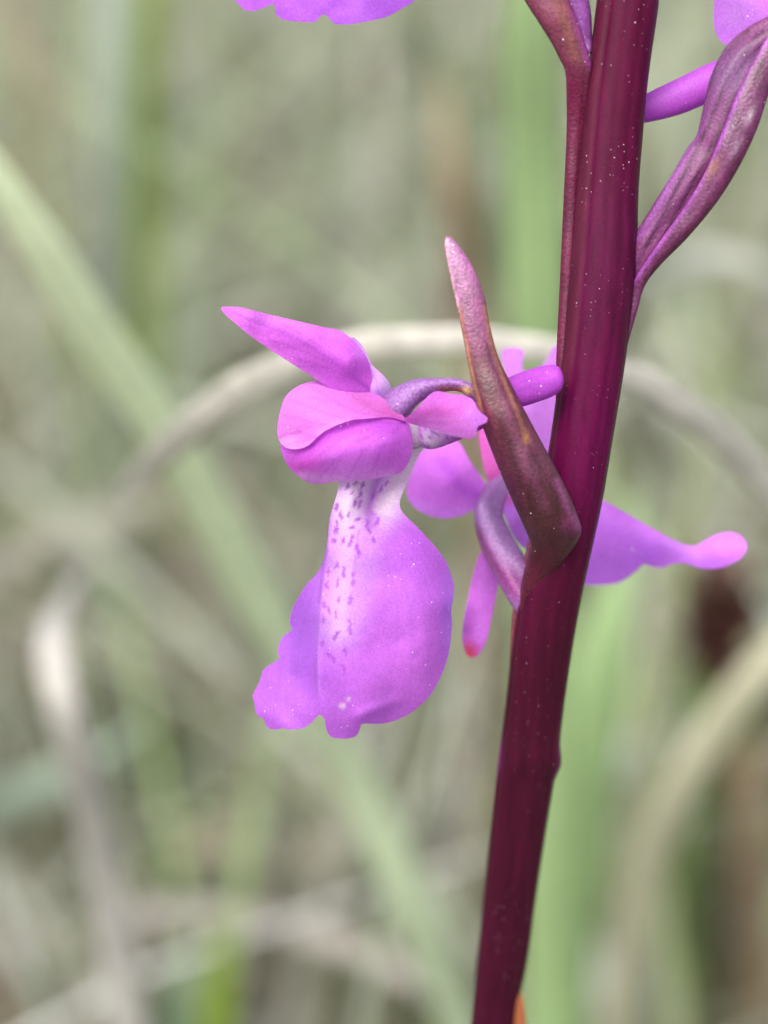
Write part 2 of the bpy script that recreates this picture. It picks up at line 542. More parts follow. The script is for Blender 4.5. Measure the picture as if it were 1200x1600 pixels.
blade('dry_grass_blade', [(955, 1650, .335, 70), (985, 1480, .325, 76), (1012, 1350, .315, 80), (1062, 1230, .305, 80), (1125, 1130, .298, 78), (1215, 1020, .29, 72), (1330, 890, .285, 40)],
      (.44, .43, .30), 'broad straw coloured dry leaf leaning out from beside the lower stem', 'dry grass', M_DRY, col2=(.58, .56, .40), tip=.15, twist=.15)
blade('dry_grass_blade', [(1195, 1700, .42, 50), (1185, 1450, .41, 56), (1175, 1250, .40, 56), (1165, 1080, .40, 44), (1160, 960, .40, 14)],
      (.40, .29, .18), 'reddish tan dry blade standing behind the broad straw coloured leaf', 'dry grass', M_DRY, tip=.2)
blade('dry_grass_blade', [(-120, 1540, .40, 52), (0, 1492, .385, 60), (110, 1452, .37, 46), (250, 1426, .36, 48), (400, 1436, .352, 48), (520, 1470, .346, 48), (620, 1515, .342, 44), (740, 1590, .34, 30)],
      (.36, .33, .29), 'greyish dry stalk lying level across the low grass', 'dry grass', M_DRY, root=False, tip=.1, twist=.3)
blade('grass_blade', [(335, 1760, .345, 60), (340, 1640, .34, 66), (345, 1540, .335, 64), (343, 1470, .333, 44), (338, 1420, .332, 8)],
      YELG, 'short bright yellow green grass tip in front of the level dry stalk', 'grass blade', M_GRASS, tip=.3, twist=.1)
blade('grass_blade', [(265, 1760, .37, 60), (275, 1640, .365, 62), (285, 1540, .36, 50), (300, 1460, .36, 10)],
      (.28, .40, .26), 'bluish green grass tip beside the bright yellow green tip', 'grass blade', M_GRASS, tip=.3)
blade('grass_blade', [(230, 480, .50, 50), (222, 260, .485, 56), (228, 100, .47, 60), (240, -60, .46, 50), (255, -240, .46, 20)],
      (.25, .34, .07), 'yellowish green grass blade next to the grey green upright blade', 'grass blade', M_GRASS, tip=.15)
blade('grass_blade', [(-120, 1330, .42, 56), (-20, 1262, .40, 62), (70, 1228, .385, 60), (160, 1180, .38, 44), (250, 1110, .375, 12)],
      (.38, .47, .37), 'grey green grass blade crossing behind the whitish bent leaf', 'grass blade', M_GRASS, tip=.2)
blade('dry_grass_blade', [(-100, 930, .46, 56), (0, 885, .445, 62), (100, 842, .43, 62), (210, 800, .42, 56), (330, 745, .41, 30)],
      (.40, .38, .32), 'dull grey dry leaf leaning low behind the slanting blade', 'dry grass', M_DRY, tip=.15)
blade('grass_blade', [(1060, 1620, .43, 60), (1070, 1400, .42, 70), (1085, 1180, .41, 66), (1100, 1000, .40, 40), (1110, 880, .40, 10)],
      (.22, .33, .09), 'upright green grass blade behind the straw coloured leaning leaf', 'grass blade', M_GRASS, tip=.25)
blade('dry_grass_blade', [(260, 1345, .47, 50), (300, 1330, .465, 58), (350, 1320, .46, 60), (400, 1322, .455, 44)],
      (.50, .44, .32), 'short broken straw piece lying under the flower lip', 'dry grass', M_DRY, root=False, tip=.2, twist=.4)
blade('dry_grass_blade', [(430, 1355, .47, 50), (465, 1342, .465, 60), (505, 1345, .46, 60), (540, 1362, .455, 40)],
      (.52, .47, .36), 'pale curled straw piece lying beside the short broken one', 'dry grass', M_DRY, root=False, tip=.2, twist=.4)
blade('dry_grass_blade', [(20, 330, .56, 50), (60, 180, .54, 60), (20, 40, .53, 62), (-60, -120, .52, 40)],
      (.45, .38, .28), 'brownish dry blade leaning away from the grey green upright blade', 'dry grass', M_DRY, tip=.15)
blade('dry_grass_blade', [(380, 1010, .47, 44), (300, 930, .455, 52), (210, 850, .445, 52), (130, 790, .44, 30)],
      (.36, .31, .27), 'mauve grey withered leaf behind the slanting pale blade', 'dry grass', M_DRY, root=False, tip=.15)


def seed_head():
    e = bpy.data.objects.new('dry_seed_head', None)
    COL.objects.link(e)
    b = P(1150, 1560, .44); b[2] = -.004
    e.location = tuple(b)
    tag(e, 'dark reddish brown withered seed head above the straw coloured leaning leaf', 'seed head')
    pts = np.vstack([[b], P([1140, 1128], [1300, 1050], [.37, .348])])
    q = cr3(pts, 16)
    w = np.full(16, .0012)
    V, F = ribbon(q, w, CAMX, .3, 5)
    c = np.tile(np.array([.20, .13, .08]), (len(V), 1))
    o = mesh_obj('stalk', V - b, F, M_DRY, None, c, solid=.0006)
    o.parent = e
    top = P(1126, 1000, .345)
    V, F, base = [], [], 0
    r = np.random.default_rng(4)
    for i in range(46):                               # small bracts packed round the axis
        a, h = r.uniform(0, 6.28), r.uniform(-1, 1)
        ax = top + np.array([.3 * math.cos(a), .3 * math.sin(a), 0]) * .0050 + np.array([0.15, 0, 1]) * h * .006
        dirn = np.array([math.cos(a) * .6, math.sin(a) * .6, .9]); dirn /= np.linalg.norm(dirn)
        pp = np.stack([ax + dirn * s + np.array([math.cos(a), math.sin(a), 0]) * (s * s * 40) for s in np.linspace(0, .005, 5)])
        v, f = ribbon(pp, np.array([.0012, .0024, .0028, .0016, .0003]), np.cross(dirn, [0, 0, 1.]) + 1e-4, .3, 3)
        V.append(v); F += [tuple(k + base for k in ff) for ff in f]; base += len(v)
    V = np.vstack(V)
    o = mesh_obj('head', V - b, F, M_DRY, None, np.tile(np.array([.085, .034, .026]), (len(V), 1)) * r.uniform(.6, 1.5, (len(V), 1)), solid=.0003)
    o.parent = e


seed_head()


def tuft(name, label, n, area, hgt, wid, lean, cols, mat, seed, droop=.5, clear=True, dens=None, z0=0.0):
    r = np.random.default_rng(seed)
    Vs, Fs, Cs, base = [], [], [], 0
    tries = 0
    while n > 0 and tries < 200000:
        tries += 1
        x, y = r.uniform(area[0], area[1]), r.uniform(area[2], area[3])
        if dens is not None and r.random() > dens(x, y): continue
        h = r.uniform(*hgt); a = r.uniform(0, 6.28)
        ln = r.uniform(*lean) * h
        k = np.linspace(0, 1, 7)
        dx, dy = math.cos(a), math.sin(a)
        px = x + dx * ln * (k ** 1.7); py = y + dy * ln * (k ** 1.7)
        pz = z0 + h * (k - droop * r.uniform(.2, 1) * k ** 3 * .6) - .006
        pth = np.stack([px, py, pz], -1)
        if clear:                                     # the lane between lens and orchid, and the air just behind it, is free
            c = (pth - CN) @ RN
            dd = -c[:, 2]
            lim = .30
            ok = (dd > lim) | (np.abs(c[:, 0]) > .16 * np.maximum(dd, 0) + .012) | (np.abs(c[:, 1]) > .20 * np.maximum(dd, 0) + .012)
            if not ok.all() or (np.hypot(px[:3] - 0, py[:3] - .0) < .025).any(): continue
        w = r.uniform(*wid) * np.array([.6, .9, 1, .95, .8, .5, .06])
        sa = a + math.pi / 2 + r.uniform(-.7, .7)
        V, F = ribbon(pth, w, (math.cos(sa), math.sin(sa), r.uniform(-.2, .2)), .2, 3)
        c = np.asarray(cols[r.integers(len(cols))]) * r.uniform(.6, 1.22) * np.array([r.uniform(.90, 1.06), 1, r.uniform(.80, 1.0)])
        Vs.append(V); Fs += [tuple(q + base for q in f) for f in F]; base += len(V)
        Cs.append(np.tile(c, (len(V), 1)) * np.repeat(np.linspace(.8, 1.1, 7), 3)[:, None])
        n -= 1
    o = mesh_obj(name, np.vstack(Vs), Fs, mat, None, np.clip(np.vstack(Cs), 0, 1))
    tag(o, label, name.replace('_', ' ').split()[-1], kind='stuff')
    return o


near = lambda x, y: math.exp(-max(0, abs(x) - .22) * 3.0)
tuft('meadow_grass', 'blurred green and olive meadow grass behind the orchid', 6000, (-.8, .8, .10, 1.8), (.04, .18), (.0009, .0028), (.15, 1.0),
     [(.22, .28, .12), (.30, .35, .19), (.36, .40, .27), (.18, .24, .09), (.42, .45, .36), (.34, .43, .29)], M_GRASS, 3, dens=near)
tuft('dry_meadow_grass', 'blurred straw coloured dead grass standing in the meadow', 6400, (-.8, .8, .10, 1.8), (.04, .16), (.0008, .0024), (.2, 1.5),
     [(.42, .39, .33), (.54, .52, .48), (.33, .30, .25), (.46, .45, .43), (.24, .20, .16), (.60, .58, .55)], M_DRY, 4, dens=near, droop=.9)
tuft('thatch', 'flattened dead grass litter covering the soil', 6000, (-.8, .8, -.3, 1.6), (.006, .03), (.0010, .0030), (2.0, 7.0),
     [(.40, .37, .31), (.48, .46, .41), (.20, .18, .14), (.46, .44, .42), (.18, .20, .10), (.58, .55, .50)], M_DRY, 6, dens=near, droop=.9, z0=.003)
tuft('short_turf', 'short green turf around the foot of the orchid', 1800, (-.8, .8, -.5, 1.2), (.02, .06), (.0015, .0035), (.2, 1.0),
     [(.20, .27, .11), (.26, .32, .16), (.34, .32, .23)], M_GRASS, 8)
tuft('far_meadow_grass', 'meadow grass farther off', 2600, (-6, 6, 1.6, 9), (.10, .28), (.005, .011), (.2, .9),
     [(.24, .28, .13), (.32, .34, .20), (.42, .39, .31), (.36, .34, .27)], M_GRASS, 9)

# ------------------------------------------------------------------ the orchid
orchid = bpy.data.objects.new('orchid', None)
COL.objects.link(orchid)
tag(orchid, 'purple orchid with a dark burgundy stem and loosely set magenta flowers', 'orchid')

SZ = [(-700, -120), (-300, -70), (0, -40), (400, 0), (800, 60), (1200, 240), (1600, 480), (1900, 700)]
zs = lambda y: np.interp(y, [a for a, b in SZ], [b for a, b in SZ])

# stem, with angular ribs, running down to the soil
SL = [(975, -900), (962, -500), (948, -250), (940, -100), (932, 0), (921, 92), (914, 150), (907, 220), (900, 300), (889, 430), (876, 560), (859, 690), (842, 780), (829, 850), (815, 910), (801, 1000), (790, 1100), (777, 1200), (766, 1300), (755, 1400), (745, 1500), (735, 1600), (722, 1750), (712, 1900)]
SR = [(1060, -900), (1052, -500), (1046, -250), (1038, -100), (1030, 0), (1017, 92), (1010, 150), (1004, 220), (998, 300), (994, 420), (978, 560), (957, 690), (942, 780), (927, 850), (914, 910), (897, 1000), (882, 1100), (869, 1200), (853, 1300), (838, 1400), (825, 1500), (806, 1600), (790, 1750), (778, 1900)]


def stem():
    n, m = 240, 72
    ys = np.linspace(-900, 1900, n)
    L = cr(SL, 600); Rr = cr(SR, 600)
    lx = np.interp(ys, L[:, 1], L[:, 0]); rx = np.interp(ys, Rr[:, 1], Rr[:, 0])
    rx = rx + 7 * np.exp(-((ys - 1193) / 22) ** 2) * (ys < 1200) + 7 * np.exp(-((ys - 1200) / 10) ** 2) * (ys >= 1200)
    cx, hw = (lx + rx) / 2, (rx - lx) / 2
    zz = np.interp(ys, np.linspace(-900, 1900, 300), np.convolve(np.pad(zs(np.linspace(-900, 1900, 300)), 20, mode='edge'), np.ones(41) / 41, 'valid'))
    th = np.linspace(0, 2 * math.pi, m, endpoint=False)
    prof = np.ones((n, m))
    tt = th[None]

    def rib(c, w, a):
        d = (tt - c + math.pi) % (2 * math.pi) - math.pi
        return a * np.exp(-(d / w) ** 2)
    up = 1 / (1 + np.exp((ys - 620) / 60))[:, None]
    # th = 0 right outline, pi/2 towards the lens, pi left outline
    prof += rib(2.18, .07, -.07) * up + rib(2.42, .16, .03) * up
    prof += rib(1.52, .10, -.022) + rib(1.0, .09, -.035)
    lo = 1 - up
    prof += rib(.70, .07, -.05) * lo + rib(.50, .14, .03) * lo + rib(2.65, .08, -.04) * lo
    prof += rib(4.0, .3, -.05) + rib(5.2, .3, -.05)
    X = cx[:, None] + hw[:, None] * np.cos(tt) * prof
    W = zz[:, None] - hw[:, None] * np.sin(tt) * prof * .96
    Y = np.repeat(ys[:, None], m, 1)
    V = Z(X.ravel(), Y.ravel(), W.ravel())
    ex = []
    base = Z(cx[-1], ys[-1], zz[-1]); gz = -0.01
    ring = V[-m:] - base
    steps = 14
    for k in range(1, steps + 1):
        f = k / steps
        c = base + np.array([-.003 * f, .004 * f, 0]); c[2] = base[2] + (gz - base[2]) * f
        ex.append(c + ring * (1 + .25 * f))
    V = np.vstack([V] + ex)
    nn = n + steps
    F = [(i * m + j, i * m + (j + 1) % m, (i + 1) * m + (j + 1) % m, (i + 1) * m + j) for i in range(nn - 1) for j in range(m)]
    F.append(tuple(range(m)))
    x, y = X.ravel(), Y.ravel()
    q = ((X - cx[:, None]) / hw[:, None]).ravel()
    C = np.tile(lin((104, 14, 60)), (len(x), 1))

    def mixc(c, w):
        nonlocal C
        C = C + (lin(c) - C) * w[:, None]
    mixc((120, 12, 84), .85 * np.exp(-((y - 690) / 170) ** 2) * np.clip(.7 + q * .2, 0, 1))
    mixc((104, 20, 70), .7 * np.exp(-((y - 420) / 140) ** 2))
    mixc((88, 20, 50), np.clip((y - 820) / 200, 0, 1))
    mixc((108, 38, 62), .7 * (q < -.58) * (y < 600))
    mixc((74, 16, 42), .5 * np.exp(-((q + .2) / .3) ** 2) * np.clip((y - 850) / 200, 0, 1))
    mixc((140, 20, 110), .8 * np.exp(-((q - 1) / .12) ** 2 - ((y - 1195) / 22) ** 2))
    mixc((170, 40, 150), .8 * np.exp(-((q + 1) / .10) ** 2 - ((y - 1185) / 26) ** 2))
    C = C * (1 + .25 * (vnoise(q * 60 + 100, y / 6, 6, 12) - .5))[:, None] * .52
    C = np.vstack([C, np.tile(C[-m:].mean(0), (steps * m, 1))])
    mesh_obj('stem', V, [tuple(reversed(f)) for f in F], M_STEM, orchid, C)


stem()

# --- main bract, folded round the foot of the flower stalk
VIO = (190, 96, 240)


def bract_prof(t, th):
    d1 = th - 0.95
    g = -.13 * np.exp(-(d1 / .10) ** 2) * np.exp(-((t - .52) / .28) ** 2)
    d2 = th - 2.5
    g = g - .09 * np.exp(-(d2 / .10) ** 2) * np.exp(-((t - .62) / .22) ** 2)
    g = g + .06 * np.exp(-((th - 1.6) / .25) ** 2) * (1 - t)
    return 1 + g


bp = Paint((94, 38, 62), .78)
bp.blob(720, 430, 70, (164, 98, 146), 1.0, ry=85).blob(735, 500, 40, (150, 78, 122), .8, ry=60)
bp.blob(705, 390, 26, (186, 116, 178), .6)
bp.blob(800, 660, 46, (108, 44, 66), .8, ry=70).blob(850, 800, 50, (84, 44, 50), 1, ry=60).blob(770, 610, 20, (140, 70, 70), .7, ry=60, rot=-.3)
bp.line([(757, 480), (768, 540), (790, 600), (812, 655), (822, 690)], 3.0, (160, 104, 66), .7)
bp.line([(716, 480), (728, 540), (740, 600), (750, 640)], 5.0, (172, 118, 84), .75)
bp.line([(697, 375), (699, 405), (708, 450), (716, 480)], 4.5, (206, 160, 176), .8)
bp.line([(765, 560), (790, 640), (820, 720), (850, 790)], 9, (126, 66, 100), .5)
bp.line([(760, 590), (790, 680), (815, 760)], 7, (70, 30, 46), .6)
bp.blob(822, 684, 5, (176, 124, 70), .8, ry=9).blob(893, 822, 16, (140, 60, 110), .9)
bp.line([(842, 880), (825, 960), (815, 1000), (855, 920), (872, 878)], 26, (98, 28, 54), 1).line([(870, 752), (892, 800), (904, 824)], 6, (158, 84, 136), .7)
otube('bract',
      [(806, 1000), (813, 935), (823, 885), (829, 852), (818, 822), (800, 782), (775, 722), (753, 664), (743, 625), (734, 585), (724, 530), (714, 480), (705, 440), (697, 400), (694, 380), (697, 369)],
      [(830, 1003), (850, 945), (876, 886), (907, 836), (902, 805), (888, 770), (868, 730), (846, 690), (822, 645), (800, 602), (778, 556), (765, 505), (756, 460), (738, 415), (720, 388), (703, 369)],
      [(0, 150), (.10, 105), (.17, 72), (.24, 20), (.29, -6), (.40, -46), (.57, -72), (.82, -68), (1, -50)], bp, M_BRACT, orchid, ratio=[.75, .7, .62, .5, .34, .25], n=90, m=56, prof=bract_prof)

# --- flower in full view
# flower body: the throat and column inside the hood, carrying the other pieces
fp = Paint((226, 214, 242)).blob(690, 680, 20, (170, 130, 200), .5)
throat = [(575, 640, 26), (600, 650, 30), (625, 665, 30), (645, 678, 26), (662, 684, 16)]
Lp, Rp = path_edges(throat)
flower = otube('flower', Lp, Rp, [30, 32, 36, 42, 48], fp, M_PET, orchid, ratio=.8, n=30, m=20)

op = Paint((128, 78, 140)).blob(640, 630, 40, (150, 104, 168), .8).line([(690, 608), (738, 612)], 5, (150, 84, 50), .9)
op.line([(612, 622), (650, 600), (700, 592), (740, 600)], 4, (160, 110, 176), .7).blob(728, 611, 7, (222, 190, 120), 1)
Lp, Rp = path_edges([(600, 652, 22), (622, 632, 24), (648, 612, 19), (685, 602, 12), (725, 604, 10), (770, 640, 14), (810, 720, 20), (850, 800, 18), (868, 830, 14)])
otube('ovary', Lp, Rp, [(0, 25), (.2, 5), (.4, 0), (.6, -6), (.8, -4), (1, 20)], op, M_OVARY, flower, ratio=1, n=70, m=24,
      prof=lambda t, th: 1 + .06 * np.cos(3 * th + t * 9))

sp_ = Paint((190, 70, 222)).line([(770, 625), (820, 608), (868, 596)], 4, (150, 40, 190), .6).blob(672, 688, 26, (214, 200, 236), 1).blob(700, 676, 20, (190, 150, 216), .8)
for k in range(36):
    sp_.dash(random.uniform(655, 708), random.uniform(668, 702), 1.6, 3.2, random.uniform(-.8, .2), (140, 70, 190), .8)
otube('spur', [(640, 664), (665, 656), (700, 640), (745, 618), (790, 592), (830, 576), (860, 570), (874, 574), (880, 586)],
      [(650, 694), (672, 702), (702, 694), (750, 672), (800, 642), (835, 630), (862, 620), (876, 610), (881, 598)],
      [(0, 46), (.3, 22), (.6, -5), (.85, -35), (1, -45)], sp_, M_PET, flower, ratio=.85, n=60, m=28,
      prof=lambda t, th: 1 - .10 * np.exp(-((th - 1.9) / .12) ** 2) * (t > .3))

# lip
lp = Paint((192, 98, 238), .95)
lp.blob(660, 1050, 110, (206, 104, 236), .7).blob(640, 860, 60, (184, 88, 238), .6).blob(470, 990, 60, (176, 98, 246), .9, ry=130)
lp.blob(430, 1100, 40, (188, 104, 246), .6).blob(705, 960, 18, (176, 116, 255), .7, ry=90)  # last blob paints the lit tone of the right lobe's rim
lp.line([(545, 760), (540, 850), (533, 930), (530, 985)], 27, (216, 176, 250), .95)
lp.line([(556, 740), (545, 790)], 34, (226, 206, 246), 1).line([(585, 830), (575, 900), (560, 960)], 20, (204, 146, 248), .6)
lp.line([(660, 690), (640, 730), (612, 770), (600, 795)], 26, (226, 214, 242), 1)
lp.line([(596, 735), (584, 768), (575, 800), (578, 822)], 8, (176, 116, 212), .95)  # shading of the throat groove painted as a magenta line
lp.line([(521, 795), (511, 870), (501, 960), (497, 1040), (499, 1085)], 2.0, (216, 160, 255), .35)
lp.line([(517, 800), (507, 870), (498, 940)], 3.0, (156, 78, 226), .5)  # shade on the left of the fold painted into the colour
dz = [(615, 110, .5), (650, 125, .9), (598, 158, .8), (640, 168, .6), (615, 208, .5), (585, 265, .4), (522, 228, .5), (546, 270, -.3), (526, 310, .15), (522, 340, .15), (512, 395, .15),
      (628, 290, 1.5), (600, 328, 1.2), (672, 312, .1), (684, 345, -.4), (708, 392, -.4), (724, 300, .6), (556, 392, .3), (597, 385, .2), (590, 410, .3), (624, 425, 0), (630, 455, 0), (522, 518, .8), (558, 535, .1), (560, 560, .1),
      (608, 560, .1), (606, 600, 0), (482, 550, .1), (528, 603, .4), (478, 612, .1), (536, 685, .2), (594, 675, .1), (588, 700, .2), (466, 712, .1), (488, 738, -.6), (520, 758, -.1), (590, 800, .1), (588, 840, -.1),
      (517, 868, .3), (456, 780, .1), (454, 905, 0), (568, 940, 0), (488, 955, -.4), (508, 982, -.5), (558, 1020, 0), (530, 850, .9), (700, 180, .5), (745, 140, .5), (770, 110, .5), (640, 215, .5), (575, 125, .6)]
for x, y, r in dz:
    f = .9 if y > 500 else 1.0
    lp.dash(360 + x / 3.158, 720 + y / 3.158, 2.8, random.uniform(4.5, 8.5), r * .7, (158, 58, 204), .85 * f)
for k in range(8):
    lp.dash(random.uniform(525, 582), random.uniform(752, 1010), 1.4, 2.4, random.uniform(-.4, .6), (164, 80, 214), .5)
lp.blob(535, 1103, 5, (240, 225, 250), .9).blob(545, 1092, 4, (225, 205, 245), .8)
lip_out = [(532, 740), (528, 765), (521, 790), (515, 812), (511, 850), (504, 880), (492, 900), (479, 913), (466, 934), (458, 948), (453, 966), (453, 976), (456, 984), (444, 993), (437, 1004), (434, 1018), (436, 1029), (420, 1040), (411, 1048), (406, 1064),
           (402, 1072), (395, 1087), (398, 1099), (399, 1110), (405, 1121), (412, 1123), (418, 1137), (430, 1140), (441, 1138), (452, 1140), (472, 1138), (486, 1130), (494, 1121), (500, 1117), (507, 1124), (510, 1140), (517, 1151), (530, 1154), (543, 1154),
           (556, 1150), (562, 1140), (566, 1131), (585, 1131), (602, 1130), (622, 1124), (642, 1114), (658, 1101), (673, 1085), (686, 1063), (697, 1036), (703, 1010), (706, 975), (705, 955), (708, 935), (709, 914), (703, 893), (696, 876), (686, 862), (673, 846), (660, 832), (646, 818), (634, 806), (626, 795),
           (625, 783), (630, 768), (640, 745), (650, 720), (663, 698), (670, 684), (655, 668), (635, 664), (600, 680), (560, 700), (540, 718)]
lip_z = [(545, 720, 25), (600, 690, 45), (660, 685, 62), (640, 735, 66), (612, 772, 50), (590, 765, 66), (578, 790, 54), (552, 775, 12), (530, 765, 26), (540, 800, 4), (520, 800, 18), (625, 790, 42),
         (600, 810, 14), (560, 850, -16), (511, 870, 4), (504, 882, 18), (530, 940, -30), (500, 960, -20), (478, 930, 26), (453, 975, 66), (470, 985, 36), (497, 1045, -16), (470, 1060, 22), (436, 1029, 62), (398, 1100, 72), (425, 1090, 44), (440, 1138, 30), (418, 1137, 48),
         (475, 1120, 10), (500, 1117, -8), (525, 1070, -32), (540, 1110, -24), (535, 1154, 4), (516, 1150, 8), (558, 1148, -2), (566, 1120, -26), (600, 1090, -22), (600, 1130, 8), (650, 1108, 20), (620, 1000, -22), (600, 900, -14), (650, 860, -2), (673, 846, 24), (709, 914, 44), (690, 940, 4), (707, 970, 40), (700, 1030, 40), (670, 1000, -8), (660, 1050, -2), (690, 1060, 36)]
lp.veins(580, 800, [(690, 900), (698, 960), (694, 1020), (675, 1070), (640, 1105), (600, 1120), (660, 850)], -.10, (168, 74, 226), .22, 1.8)
lp.veins(512, 860, [(465, 945), (445, 1000), (415, 1050), (405, 1090), (425, 1130), (460, 1132)], .06, (160, 76, 228), .25, 1.8)
lp.veins(560, 830, [(545, 1145), (530, 1148), (520, 1140)], .0, (168, 80, 226), .18, 1.8)


def lip_fold(x, y):
    rx = np.interp(y, [790, 870, 960, 1040, 1100], [521, 511, 501, 497, 500])
    k = np.clip((y - 800) / 60, 0, 1) * np.clip((1115 - y) / 60, 0, 1)
    f = .55 * np.clip(rx - x, 0, 45) - 5 * np.exp(-((x - rx) / 5) ** 2)          # side lobe bent back along the ridge
    g = np.hypot(x - 575, (y - 1100) * .8)
    cr_ = 3.0 * np.sin((x - 1.2 * y) / 11.0) * np.clip((y - 1040) / 60, 0, 1) * np.clip((480 - x) / 30, 0, 1)   # crinkles of the hem
    return f * k + cr_ - 4 * np.exp(-((y - 1112 + .35 * (x - 575)) / 9) ** 2) * np.clip((x - 545) / 20, 0, 1) * np.clip((640 - x) / 40, 0, 1)


sheet('lip', lip_out, lip_z, lp, M_PET, flower, h=2.5, thick=5, wav=.7, lam=6, extra=lip_fold)

# hood: upper sepal over lower petal
up_ = Paint((216, 118, 228)).line([(632, 655), (600, 640), (560, 625)], 12, (205, 90, 190), .8).line([(436, 684), (456, 699), (480, 694), (508, 671), (544, 656)], 7, (226, 150, 236), .7)
up_.blob(470, 625, 36, (224, 132, 232), .8).blob(560, 612, 40, (206, 112, 214), .5).line([(434, 684), (450, 679), (470, 674)], 3, (176, 60, 190), .8).blob(455, 690, 14, (232, 160, 240), .7)
up_.veins(634, 656, [(445, 650), (455, 625), (485, 604), (530, 602), (440, 676), (480, 685)], -.08, (184, 60, 192), .42)
sheet('sepal', [(634, 657), (612, 632), (580, 611), (548, 600), (515, 595), (492, 595), (468, 602), (448, 617), (439, 638), (434, 662), (434, 682), (442, 696), (457, 702), (480, 697), (507, 674), (544, 658), (576, 654), (608, 652)],
      [(634, 657, -4), (580, 611, 20), (515, 595, 30), (468, 602, 34), (439, 638, 34), (434, 675, 24), (442, 697, 4), (457, 701, -14), (507, 673, -46), (544, 657, -50), (580, 653, -40), (500, 635, -26), (470, 650, -12), (560, 635, -22), (600, 642, -16), (480, 685, -34), (520, 612, 2)],
      up_, M_PET, flower, h=4, lam=8)
lw = Paint((200, 92, 230), 1.12).blob(560, 735, 70, (206, 128, 236), .9, ry=22).blob(475, 725, 30, (196, 60, 198), .9).line([(470, 712), (500, 690), (540, 672), (600, 664)], 9, (186, 64, 214), .8)
lw.line([(560, 690), (590, 680), (620, 672)], 5, (176, 66, 208), .5).blob(630, 700, 18, (204, 104, 236), .7).line([(470, 745), (540, 750), (610, 742)], 9, (220, 160, 244), .8).line([(500, 725), (560, 705), (625, 690)], 3, (180, 76, 214), .4)  # pale line paints the light showing through the lower margin
lw.veins(634, 660, [(455, 716), (470, 735), (500, 745), (540, 748), (580, 742), (480, 700), (520, 680)], .10, (164, 50, 202), .45)
sheet('petal', [(632, 652), (642, 672), (645, 695), (641, 716), (628, 737), (606, 744), (570, 750), (530, 752), (492, 756), (470, 747), (452, 731), (442, 712), (439, 694), (452, 686), (480, 680), (510, 664), (550, 648), (600, 644)],
      [(632, 652, 6), (645, 695, 8), (628, 737, 14), (570, 751, 10), (492, 756, 22), (452, 731, 24), (440, 700, 26), (480, 690, -18), (510, 672, -32), (550, 655, -30), (600, 650, -18), (540, 705, -52), (500, 715, -40), (590, 700, -46), (620, 690, -26), (560, 735, -22), (470, 722, -16)],
      lw, M_PET, flower, h=4, lam=8)
# upper-left sepal and the pale petal base behind it
s1 = Paint((198, 84, 222), 1.08).line([(340, 480), (450, 502), (535, 524)], 12, (204, 112, 236), .7).blob(545, 580, 40, (176, 62, 206), .8, ry=26).line([(420, 516), (460, 535), (560, 585)], 4, (180, 68, 208), .35).blob(570, 545, 18, (200, 120, 240), .9).line([(360, 497), (430, 552), (500, 592)], 5, (206, 110, 226), .5)
s1.veins(580, 610, [(352, 484), (370, 490), (400, 497), (420, 530), (460, 560), (440, 505)], .05, (156, 46, 188), .42)
sheet('sepal', [(345, 481), (352, 479), (375, 480), (392, 484), (420, 491), (445, 497), (480, 505), (505, 511), (530, 516), (548, 528), (562, 543), (574, 560), (580, 580), (581, 602), (578, 630), (540, 622), (505, 600), (490, 590), (465, 574), (440, 558), (410, 538), (385, 520), (362, 500), (352, 492)],
      [(345, 481, -6), (390, 500, -16), (420, 491, -2), (440, 558, 4), (480, 530, -22), (530, 516, 4), (548, 560, -24), (565, 546, 0), (580, 585, 8), (500, 595, 12), (578, 630, 24), (540, 610, 4)],
      s1, M_PET, flower, h=4, lam=6)
s2 = Paint((206, 160, 242)).blob(604, 600, 10, (222, 186, 250), .8).line([(584, 585), (592, 620)], 4, (176, 100, 226), .6)
sheet('petal', [(548, 530), (566, 540), (580, 568), (592, 580), (604, 592), (611, 606), (610, 628), (602, 640), (575, 640), (560, 600)],
      [(548, 530, 20), (580, 568, 22), (600, 590, 16), (611, 610, 34), (590, 610, 8), (604, 640, 40), (565, 620, 36)], s2, M_PET, flower, h=4, lam=6)
# right-hand sepal, lying in front of the bract
s3 = Paint((206, 104, 222)).blob(745, 655, 26, (204, 120, 246), .9).line([(640, 654), (680, 640), (715, 640)], 10, (204, 86, 200), .7).line([(660, 665), (720, 682)], 6, (208, 136, 232), .7).line([(645, 652), (690, 655), (738, 665)], 4, (216, 130, 226), .5)
s3.veins(638, 656, [(735, 630), (755, 654), (738, 676), (710, 622)], .05, (186, 64, 190), .3)
sheet('sepal', [(632, 657), (645, 645), (660, 628), (672, 616), (684, 611), (702, 615), (722, 617), (738, 624), (745, 636), (752, 645), (762, 653), (758, 661), (747, 666), (744, 678), (738, 686), (722, 684), (700, 679), (675, 671), (652, 665)],
      [(632, 657, -8), (672, 618, -62), (690, 640, -96), (722, 617, -104), (735, 650, -118), (760, 655, -114), (740, 684, -104), (700, 677, -84), (660, 666, -26), (660, 645, -52)],
      s3, M_PET, flower, h=4, lam=6)

